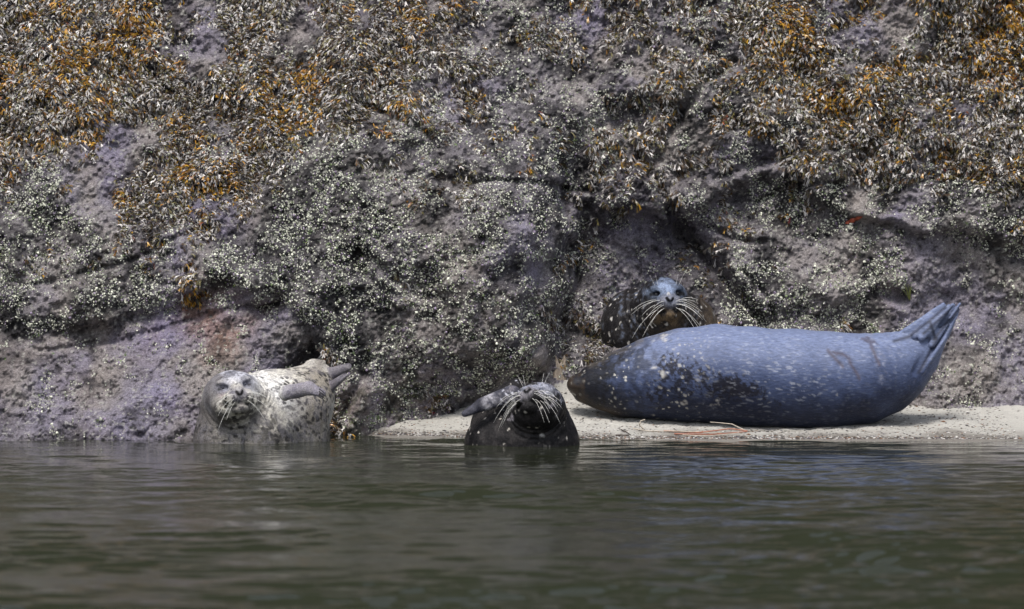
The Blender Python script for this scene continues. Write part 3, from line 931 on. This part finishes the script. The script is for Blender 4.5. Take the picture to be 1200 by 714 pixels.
def paintC(p):
    c = np.tile(W([.54, .51, .45]), (len(p), 1))
    u = 600 + p[:, 0] / kC; v = 231 + (1 - p[:, 2]) / kC
    n1 = fbm(p * 9, 3, 721); n2 = fbm(p * 34, 4, 722, .6)
    q = HC.loc(p); rq = np.linalg.norm(q, axis=1)
    head = sstep(1.25, .95, rq)
    c = mix(c, W([.20, .17, .13]), np.clip(sstep(330, 372, u) * (.35 + n1) + .2 * n2, 0, .7))
    c = mix(c, W([.78, .77, .75]), np.exp(-(seg_dist(u, v, [(296, 440), (322, 452), (338, 480)]) / 14) ** 2) * np.clip(.8 + n1, 0, 1))  # highlight on the shoulder painted into the coat
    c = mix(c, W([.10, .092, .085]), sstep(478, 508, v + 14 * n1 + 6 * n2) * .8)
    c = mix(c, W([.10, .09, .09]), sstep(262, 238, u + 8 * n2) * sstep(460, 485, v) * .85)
    # spots: small dark
    zone = np.clip(.6 + n1 * 1.1 + sstep(450, 505, v) * .5, 0, 1)
    pw = p + .007 * np.stack([n2, n1, -n2], 1)
    sp = spots(pw, .018, .0072, 731, .9)
    c = mix(c, W([.02, .018, .018]), sp * zone * (1 - head) * .97)
    sp = spots(pw, .028, .0145, 733, .95)
    c = mix(c, W([.03, .028, .028]), sp * np.exp(-((u - 325) / 34) ** 2 - ((v - 505) / 17) ** 2))
    c = mix(c, W([.25, .24, .27]), np.clip(n2 * 1.0, 0, .25) * (1 - head))
    # head colours : lilac grey, mottled
    hc = mix(np.tile(W([.50, .50, .56]), (len(p), 1)), W([.15, .15, .18]), np.clip(n2 * 1.9 + .1, 0, .9))
    hc = mix(hc, W([.05, .05, .065]), spots(pw, .016, .0055, 741, .7) * (q[:, 2] > -.35) * .75)
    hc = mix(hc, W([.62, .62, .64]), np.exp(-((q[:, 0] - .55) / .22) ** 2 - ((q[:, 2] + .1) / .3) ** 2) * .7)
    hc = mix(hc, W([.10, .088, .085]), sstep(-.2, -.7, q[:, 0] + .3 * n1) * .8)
    hc = mix(hc, W([.23, .11, .09]), np.exp(-((q[:, 0] + .5) / .15) ** 2 - ((q[:, 2] + .02) / .12) ** 2) * .6 * (q[:, 1] > 0))
    c = c * (1 - head[:, None]) + hc * head[:, None]
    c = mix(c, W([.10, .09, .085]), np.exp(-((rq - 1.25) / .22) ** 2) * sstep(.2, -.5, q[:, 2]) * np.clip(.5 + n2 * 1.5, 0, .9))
    # bare grey flippers
    nC = W([.0, -1, .25]); nh = W([.2, -1, .3]); yy = yC + .33
    fm = np.minimum(flat(p, P(340, 460, yC - .09), P(362, 455, yC - .15), 9 * kC, 8 * kC, nC, .8), flat(p, P(362, 455, yC - .15), P(377, 461, yC - .17), 7.5 * kC, 5 * kC, nC, .7))
    fh = np.minimum(flat(p, P(380, 441, yy - .02), P(408, 430, yy - .05), 8.5 * kC, 4.6 * kC, nh, .6), flat(p, P(379, 460, yy - .05), P(406, 439, yy - .10), 7.0 * kC, 3.2 * kC, nh, .6))
    c = mix(c, W([.22, .205, .255]), sstep(.010, -.002, fm) * .9)
    c = mix(c, W([.11, .10, .13]), sstep(.010, -.002, fh) * .9)
    c = mix(c, W([.10, .085, .08]), np.exp(-((u - 372) / 9) ** 2 - ((v - 428) / 9) ** 2) * .8)
    c = mix(c, W([.10, .09, .12]), sstep(.004, -.002, np.minimum(fm, fh)) * np.clip(sstep(371, 380, u) * (u < 384), 0, 1) * .6)
    # fold below the flipper is real geometry; its shade is also painted dark
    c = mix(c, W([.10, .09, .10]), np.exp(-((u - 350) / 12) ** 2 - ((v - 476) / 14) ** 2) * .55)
    return HC.paint(p, c, W([.20, .19, .22]), W([.02, .018, .02]), W([.13, .13, .17]))


base = (float(X(310, yC)), yC + .1, -.12)
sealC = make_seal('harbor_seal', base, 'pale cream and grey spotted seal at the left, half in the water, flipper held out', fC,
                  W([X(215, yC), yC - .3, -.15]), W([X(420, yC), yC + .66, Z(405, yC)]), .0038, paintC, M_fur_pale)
eyes(HC, sealC, .085)
for dz_ in (-3, 0, 3, 6):
    tube('claw', [P(374, 459 + dz_, yC - .19), P(378, 461.5 + dz_, yC - .197), P(380.5, 464.5 + dz_, yC - .195)], .0035, .0012, M_claw, sealC)
whiskers(HC, sealC, 6, .9, .55, .0009, False, 5, n2=4)
reparent_fix(sealC, base)

# ---- seal D : dark seal in the middle, end on, head thrown back
yD = -.45
kD = S * (1 + yD / 20)
HD = Head(P(633, 476, yD), 30 * kD, -24, 26, 7, squint=True, ht=.98)
chD = [(P(634, 482, yD + .06), 27 * kD), (P(622, 494, yD + .14), 42 * kD), (P(610, 503, yD + .24), 54 * kD), (P(604, 505, yD + .40), 52 * kD), (P(600, 505, yD + .7), 34 * kD)]


def fD(p):
    d = smin(HD.sdf(p), chain(p, chD, .04), .03)
    d = smin(d, ell(p, P(612, 520, yD + .12), W([.235, .17, .16])), .05)
    nf = fbm(p * 8, 3, 811)
    d = d + HD.folds(p) * .6 + .005 * nf
    # shoulder ridge and fore flipper laid over the back
    nD = W([.1, -1, .5])
    d = smin(d, cone(p, P(604, 455, yD + .1), P(575, 470, yD + .1), 12 * kD, 9 * kD), .03)
    fl = flat(p, P(600, 462, yD + .02), P(566, 474, yD + .0), 11 * kD, 8.5 * kD, nD, .7)
    fl = smin(fl, flat(p, P(564, 475, yD), P(545, 485, yD - .01), 7.5 * kD, 4.2 * kD, nD, .7), .008)
    d = smin(d, fl, .012)
    return d


def paintD(p):
    c = np.tile(W([.013, .012, .013]), (len(p), 1))
    u = 600 + p[:, 0] / kD; v = 231 + (1 - p[:, 2]) / kD
    n1 = fbm(p * 9, 3, 821); n2 = fbm(p * 34, 4, 822, .6)
    q = HD.loc(p); rq = np.linalg.norm(q, axis=1)
    c = mix(c, W([.042, .038, .038]), np.clip(n2 * 1.2, 0, .6))
    pw = p + .008 * np.stack([n2, n1, -n2], 1)
    sp = spots(pw * W([1.1, 1, .6]), .024, .0046, 831, .6)
    c = mix(c, W([.45, .42, .38]), sp * (rq > 1.05) * np.clip(.6 + n1, 0, 1))
    c = mix(c, W([.6, .58, .55]), np.clip(1 - np.hypot(u - 635, (v - 511) * .8) / 4, 0, 1) * np.clip(.7 + n2, 0, 1))
    # pale wet sheen painted onto the forehead
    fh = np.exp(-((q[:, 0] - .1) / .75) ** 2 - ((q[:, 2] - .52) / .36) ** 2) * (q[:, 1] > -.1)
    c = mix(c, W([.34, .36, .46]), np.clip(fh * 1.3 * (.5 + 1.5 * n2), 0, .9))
    nD = W([.1, -1, .5])
    fl = np.minimum(flat(p, P(600, 462, yD + .02), P(566, 474, yD), 11 * kD, 8.5 * kD, nD, .7), flat(p, P(564, 475, yD), P(545, 485, yD - .01), 7.5 * kD, 4.2 * kD, nD, .7))
    c = mix(c, W([.065, .065, .085]), sstep(.008, -.001, fl) * .85)
    c = mix(c, W([.36, .35, .38]), sstep(.008, -.001, fl) * np.exp(-((u - 573) / 8) ** 2) * np.clip(.4 + n2 * 1.5, 0, 1) * .8)
    c = mix(c, W([.02, .02, .03]), sstep(.008, -.001, fl) * np.exp(-((u - 561) / 3.5) ** 2) * .9)
    fp = spots(pw, .014, .0045, 841, .8) * (q[:, 1] > 0) * (q[:, 2] > -.1) * (rq < 1.6)
    c = mix(c, W([.5, .5, .56]), fp * .8)
    c = mix(c, W([.16, .15, .17]), np.clip(n2 * 1.5 - .1, 0, .8) * (rq < 1.5) * (q[:, 1] > .1) * (q[:, 2] > -.7))
    return HD.paint(p, c, W([.20, .19, .21]), W([.005, .005, .006]), W([.34, .35, .41]))


base = (float(X(612, yD)), yD + .2, -.14)
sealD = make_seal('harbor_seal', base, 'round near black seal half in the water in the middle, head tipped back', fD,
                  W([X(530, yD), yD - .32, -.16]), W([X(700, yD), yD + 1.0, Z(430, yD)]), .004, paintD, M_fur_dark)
eyes(HD, sealD, .12)
whiskers(HD, sealD, 14, .9, .75, .0008, True, 9)
reparent_fix(sealD, base)


# ------------------------------------------------------------ rockweed, barnacles and algae on the rock (uncountable stuff)
def sample_rock(n, xr=(-2.45, 2.45), zr=(.0, 2.14)):
    x = rng.uniform(*xr, n); z = rng.uniform(*zr, n)
    return x, z


def blades(name, n_try, weight_fn, color_fn, L=(.016, .032), wdt=(.0024, .0045), per=5, droop=.9, mat=None, label=None, cat=None, out=.55):
    x, z = sample_rock(n_try)
    w = weight_fn(x, z)
    keep = rng.random(n_try) < w
    x, z = x[keep], z[keep]
    n0 = len(x)
    x = np.repeat(x, per); z = np.repeat(z, per)
    tid = np.repeat(np.arange(n0), per)
    x = x + rng.normal(0, .006, len(x)); z = z + rng.normal(0, .006, len(x))
    y = rock_y(x, z)
    nrm = rock_n(x, z)
    N = len(x)
    root = np.stack([x, y + .003, z], 1)
    pc = np.stack([x, z, x * 0], 1)
    lean = rng.normal(0, .35, (n0, 3))[tid] + rng.normal(0, .38, (N, 3)) + .9 * np.stack([noise(pc * 14, 77), noise(pc * 14, 78), noise(pc * 14, 79)], 1)
    d = nrm * out + lean * W([1, .4, .8]) + W([0, -.1, -.35])
    d /= np.linalg.norm(d, axis=1)[:, None]
    # never point into the rock
    dn = (d * nrm).sum(1)
    d = d + nrm * np.clip(.25 - dn, 0, 2)[:, None]
    d /= np.linalg.norm(d, axis=1)[:, None]
    ln = rng.uniform(*L, N)[:, None]
    wd = rng.uniform(*wdt, N)[:, None]
    side = np.cross(d, nrm + rng.normal(0, .5, (N, 3)))
    side /= np.linalg.norm(side, axis=1)[:, None]
    g = W([0, 0, -1]) * droop * 1.25
    p1 = root + d * ln * .45
    d2 = d + g * .5; d2 /= np.linalg.norm(d2, axis=1)[:, None]
    p2 = p1 + d2 * ln * .3
    d3 = d + g * 1.0; d3 /= np.linalg.norm(d3, axis=1)[:, None]
    fork = side * wd * 1.2
    tipL = p2 + d3 * ln * .3 - fork; tipR = p2 + d3 * ln * .3 + fork
    V = np.stack([root - side * wd * .35, root + side * wd * .35, p1 - side * wd * .6, p1 + side * wd * .6, p2 - side * wd * .9, p2 + side * wd * .9, p2,
                  tipL - side * wd * .35, tipL + side * wd * .45, tipR - side * wd * .45, tipR + side * wd * .35], 1)
    # keep roots slightly in front of the rock
    k = V.shape[1]
    bi = (np.arange(N) * k)[:, None]
    Q = np.concatenate([bi + W([0, 1, 3, 2]).astype(int), bi + W([2, 3, 5, 4]).astype(int), bi + W([4, 6, 8, 7]).astype(int), bi + W([6, 5, 10, 9]).astype(int)])
    C = color_fn(x, y, z, tid, N)
    C = np.repeat(C, k, 0)
    o = mesh_np(name, V.reshape(-1, 3), Q, mat=mat, color=C, smooth=True)
    tag(o, label, cat, kind='stuff')
    return o


def weed_w(x, z):
    c = chart_at(x, z)
    p = np.stack([x, z, x * 0], 1)
    cl = fbm(p * 14, 3, 901)
    return np.clip(c[:, 0] * 1.7 + cl * .6 - .3, 0, 1) * (c[:, 0] > .1)


def weed_c(x, y, z, tid, N):
    c = chart_at(x, z)
    nt = tid.max() + 1
    p = np.stack([x, z, x * 0], 1)
    t = np.clip((c[:, 1] + .5 * fbm(p * 9, 3, 911) - .05) * np.interp(600 + x / KR, [300, 600, 700, 1100], [1.1, 1, .62, .85]), 0, 1)
    r = rng.random(N); rt = rng.random(nt)[tid]
    pale = np.array([.52, .49, .47]); brown = np.array([.075, .045, .022]); orange = np.array([.46, .27, .02]); olive = np.array([.13, .11, .035]); dark = np.array([.022, .02, .022])
    out = np.tile(brown, (N, 1))
    out = np.where((r < .36)[:, None], pale * (.4 + .8 * rng.random((N, 1))), out)  # pale ones are dry fronds and sky glints painted as colour
    out = np.where(((r > .36) & (r < .58))[:, None], dark, out)
    out = np.where(((r > .58) & (r < .72))[:, None], olive, out)
    o_ = (rng.random(N) < t * .58) & (rt < .25 + t * .6)
    orr = (orange * (1 - rng.random((N, 1)) ** 2 * .8)) * W([1, 1, 1]) + W([.0, -.06, 0]) * rng.random((N, 1)) * np.array([1, 1, 1])
    out = np.where(o_[:, None], orr, out)
    return out


blades('rockweed', 76000, weed_w, weed_c, per=6, mat=M_weed, label='drooping brown, mustard and pale rockweed fronds covering the upper cliff', cat='seaweed', L=(.016, .036), wdt=(.0026, .0050))


def moss_w(x, z):
    c = chart_at(x, z)
    p = np.stack([x, z, x * 0], 1)
    return np.clip(c[:, 6] * .9 + fbm(p * 12, 2, 921) * .6 - .45, 0, 1) * (z > .02)


def moss_c(x, y, z, tid, N):
    r = rng.random((N, 1))
    return np.where(r < .6, W([.10, .19, .04]), W([.24, .27, .09])) * (.5 + .9 * rng.random((N, 1)))


blades('green_algae', 9000, moss_w, moss_c, per=5, mat=M_weed, label='short green algae tufts low on the rock near the sand', cat='algae', L=(.006, .013), wdt=(.0012, .002))


def barnacles():
    n = 400000
    x, z = sample_rock(n)
    c = chart_at(x, z)
    p = np.stack([x, z, x * 0], 1)
    cl = fbm(p * 16 + 3, 3, 931)
    w = np.clip(c[:, 2] * 1.3 + cl * 1.0 - .35 - .25 * c[:, 3], 0, 1)
    w = w * np.where(z < .05, .5, 1) * (z > .005)
    keep = rng.random(n) < w * .62
    x, z = x[keep], z[keep]
    c = c[keep]
    N = len(x)
    y = rock_y(x, z); nrm = rock_n(x, z) + rng.normal(0, .28, (N, 3))
    nrm /= np.linalg.norm(nrm, axis=1)[:, None]
    r = rng.uniform(.0022, .0040, N) * np.where(rng.random(N) < .12, 1.6, 1)
    a_ = np.cross(nrm, W([.3, .2, 1])); a_ /= np.linalg.norm(a_, axis=1)[:, None]
    b = np.cross(nrm, a_)
    th = np.arange(5) * 2 * math.pi / 5
    jit = rng.uniform(.8, 1.25, (N, 5))
    ctr = np.stack([x, y, z], 1)
    rings = []
    for (rr, hh) in ((1.05, -.4), (.55, .95), (.32, .55)):
        rings.append(ctr[:, None] + (rr * r)[:, None, None] * jit[:, :, None] * (np.cos(th)[None, :, None] * a_[:, None] + np.sin(th)[None, :, None] * b[:, None]) + (hh * r)[:, None, None] * nrm[:, None])
    V = np.stack(rings, 1).reshape(N, 15, 3)
    base_ = (np.arange(N) * 15)[:, None]
    Q = []
    for k in range(2):
        for i in range(5):
            j = (i + 1) % 5
            Q.append(base_ + np.array([k * 5 + i, k * 5 + j, (k + 1) * 5 + j, (k + 1) * 5 + i]))
    T = [base_ + np.array([10, 11, 12]), base_ + np.array([10, 12, 13]), base_ + np.array([10, 13, 14])]
    C = np.array([.72, .73, .61]) * (.42 + .85 * rng.random((N, 1)))
    dk = rng.random(N) < .22
    C = np.where(dk[:, None], np.array([.05, .05, .055]), C)
    gr = rng.random(N) < .2 * c[:, 6] + .04
    C = np.where(gr[:, None], np.array([.20, .26, .13]), C)
    pk = rng.random(N) < .10
    C = np.where(pk[:, None], np.array([.30, .24, .34]), C)
    C = np.repeat(C[:, None], 15, 1)
    C[:, 10:] *= .12     # dark opening of each shell
    o = mesh_np('barnacles', V.reshape(-1, 3), np.concatenate(Q), np.concatenate(T), mat=M_barn, color=C.reshape(-1, 3), smooth=False)
    tag(o, 'dense crust of tiny cream barnacles over the rock', 'barnacles', kind='stuff')


barnacles()

# shell and weed crumbs on the sand
def crumbs():
    n = 10000
    x = rng.uniform(-.75, 2.1, n); y = rng.uniform(.0, 1.3, n)
    edge = rng.random(n) < .42
    u = 600 + x / S
    y0 = np.interp(u, [-200, 380, 440, 520, 640, 1160], [1.0, .75, .33, .22, .03, .0])
    y = np.where(edge, y0 + .05 + np.abs(rng.normal(0, .045, n)), y)
    zz = sand_z(x, y)
    ok = (zz > .003) & (y < rock_y(x, zz + .02) - .02)
    x, y, zz = x[ok], y[ok], zz[ok]
    N = len(x)
    r = rng.uniform(.0014, .0042, N) * np.where(rng.random(N) < .04, 1.8, 1)
    D = np.array([[1, 0, 0], [-1, 0, 0], [0, 1, 0], [0, -1, 0], [0, 0, 1], [0, 0, -1]], float)
    V = D[None] * r[:, None, None] * rng.uniform(.5, 1.4, (N, 6, 1)) * W([1.5, 1, .5]) + np.stack([x, y, zz + r * .2], 1)[:, None]
    F = np.array([[0, 2, 4], [2, 1, 4], [1, 3, 4], [3, 0, 4], [2, 0, 5], [1, 2, 5], [3, 1, 5], [0, 3, 5]])
    T = ((np.arange(N) * 6)[:, None, None] + F[None]).reshape(-1, 3)
    pal = np.array([[.05, .045, .045], [.07, .05, .035], [.65, .63, .6], [.22, .12, .07], [.12, .11, .13]])
    C = pal[rng.choice(5, N, p=[.38, .2, .2, .1, .12])]
    o = mesh_np('pebbles', V.reshape(-1, 3), None, T, mat=M_barn, color=np.repeat(C, 6, 0), smooth=False)
    tag(o, 'fine dark and white shell grit strewn over the sand', 'shell grit', kind='stuff')


crumbs()


# ------------------------------------------------------------ single small things
def on_sand(px, y): return float(sand_z(np.array([X(px, y)]), np.array([y]))[0])


def stem(name, pts_px, r, mat, label, cat='twig', group=None, seed=0):
    """pts_px: (px, y, lift)"""
    P_ = W([[X(u, y), y, on_sand(u, y) + r + l] for u, y, l in pts_px])
    n = 16
    t = np.linspace(0, len(P_) - 1, n); i = np.minimum(t.astype(int), len(P_) - 2); f = (t - i)[:, None]
    f = f * f * (3 - 2 * f) if len(P_) > 2 else f
    pts = P_[i] * (1 - f) + P_[i + 1] * f
    pts[:, 2] += .003 * np.abs(fbm(np.stack([t * .9, t * 0 + seed, t * 0], 1), 2, 5))
    base = Vector(P_[0])
    o = tube(name, pts - W(base), r, r * .6, mat, None, 6)
    o.location = base
    tag(o, label, cat, group)
    return o


G = 'dry stems lying in front of the big seal'
stem('dry_stem', [(778, .27, 0), (820, .25, .003), (855, .26, .012), (876, .23, .002)], .0036, M_red_stem, 'longest reddish dry stem on the sand against the big seal', 'stem', G, 1)
stem('dry_stem', [(790, .22, 0), (835, .20, .003), (876, .21, .002)], .003, M_red_stem, 'lower reddish dry stem, nearest the water, under the big seal', 'stem', G, 2)
stem('dry_stem', [(874, .24, 0), (858, .25, .035), (832, .255, .05)], .0024, M_pale_stem, 'thin pale arching stem rising in front of the big seal belly', 'stem', G, 3)
stem('dry_stem', [(800, .20, 0), (830, .17, .002), (866, .18, .004)], .0018, M_pale_stem, 'straight thin bleached stem lying flat below the reddish stems', 'stem', G, 4)
stem('dry_stem', [(742, .30, 0), (760, .26, 0), (800, .255, .004), (846, .245, .003)], .0022, M_pale_stem, 'long thin straw coloured stem left of the reddish stems', 'stem', G, 5)
stem('curled_stem', [(754, .29, 0), (749, .28, .022), (751, .275, .040), (756, .27, .045)], .003, M_pale_stem, 'short hooked pale stem curling up beside the big seal', 'stem', G, 6)
stem('dark_twig', [(728, .25, 0), (733, .20, .002), (739, .16, .001)], .0028, M_dark_stem, 'small slanting dark twig on sand near the curled stem', 'twig', 'dark twigs on the sand', 7)
stem('dark_twig', [(722, .14, 0), (729, .12, .003), (737, .125, .004)], .0038, M_dark_stem, 'short thick dark twig nearest the water left of the stems', 'twig', 'dark twigs on the sand', 8)

# driftwood stub
yw = 1.02
zb = on_sand(652, yw)
nn_, seg = 14, 20
vs, cs = [], []
H_ = .09
for i in range(nn_):
    t = i / (nn_ - 1)
    for k in range(seg):
        th = 2 * math.pi * k / seg
        r = (.036 - .014 * t) * (1 + .22 * math.sin(3 * th + 1) + .12 * math.sin(7 * th + t * 2))
        top = .014 * math.sin(2 * th + .4) * t + .010 * math.sin(5 * th) * t
        vs.append([r * math.cos(th) + .012 * t, r * .75 * math.sin(th), -.03 + (H_ + .03) * t + top])
        cs.append([.36, .30, .24])
vs.append([.012, 0, H_ * .78]); cs.append([.14, .10, .07])
qd = [(i * seg + k, i * seg + (k + 1) % seg, (i + 1) * seg + (k + 1) % seg, (i + 1) * seg + k) for i in range(nn_ - 1) for k in range(seg)]
tr = [(nn_ * seg, (nn_ - 1) * seg + k, (nn_ - 1) * seg + (k + 1) % seg) for k in range(seg)]
o = mesh_np('driftwood_stub', vs, qd, tr, mat=M_wood, color=W(cs))
o.location = (float(X(652, yw)), yw, zb)
tag(o, 'small tan weathered wood stub standing in the sand behind the seals', 'driftwood')


def on_rock(px, py):
    x = (px - 600) * KR; z = 1 - (py - 231) * KR
    for _ in range(4):
        y = float(rock_y(x, z)[0]); x = float(X(px, y)); z = float(Z(py, y))
    return W([x, float(rock_y(x, z)[0]), z])


# grass tuft
b0 = on_rock(1066, 352)
root = bpy.data.objects.new('grass_tuft', None); col.objects.link(root); root.location = b0
tag(root, 'single yellow green grass tuft growing from a crack above the raised tail', 'grass tuft')
for k in range(9):
    a_ = rng.normal(-.35, .5); L = rng.uniform(.05, .12)
    pts = [W([a_ * L * t * .8, -.012 - .05 * t, L * t * (1 - .25 * t)]) for t in np.linspace(0, 1, 6)]
    pts[0] = W([0, .004, -.004])
    tube('blade', pts, .0022, .0006, M_grass, root, 4)

for (px, py, ang, L, lab) in ((1000, 258, .4, .075, 'red seaweed scrap stuck on bare rock above the big seal'), (850, 141, 1.2, .045, 'small red seaweed scrap among the rockweed at upper right')):
    b0 = on_rock(px, py)
    V, Q = [], []
    for i in range(9):
        t = i / 8 - .5
        w = .008 * (1 - (2 * t) ** 2) ** .5 * (1 + .3 * math.sin(i * 2.3)) + .001
        cx_, cz_ = math.cos(ang) * t * L, math.sin(ang) * t * L
        px_, pz_ = -math.sin(ang) * w, math.cos(ang) * w
        for s in (-1, 1):
            for dy in (0, .003):
                xx, zz = b0[0] + cx_ + s * px_, b0[2] + cz_ + s * pz_
                V.append([cx_ + s * px_, float(rock_y(xx, zz)[0]) - b0[1] - .008 - dy, cz_ + s * pz_])
    for i in range(8):
        q_ = i * 4
        Q += [(q_ + 1, q_ + 3, q_ + 7, q_ + 5), (q_, q_ + 4, q_ + 6, q_ + 2), (q_, q_ + 1, q_ + 5, q_ + 4), (q_ + 2, q_ + 6, q_ + 7, q_ + 3)]
    o = mesh_np('seaweed_scrap', V, Q, mat=M_red_weed)
    o.location = b0
    tag(o, lab, 'seaweed', 'red seaweed scraps on the rock')
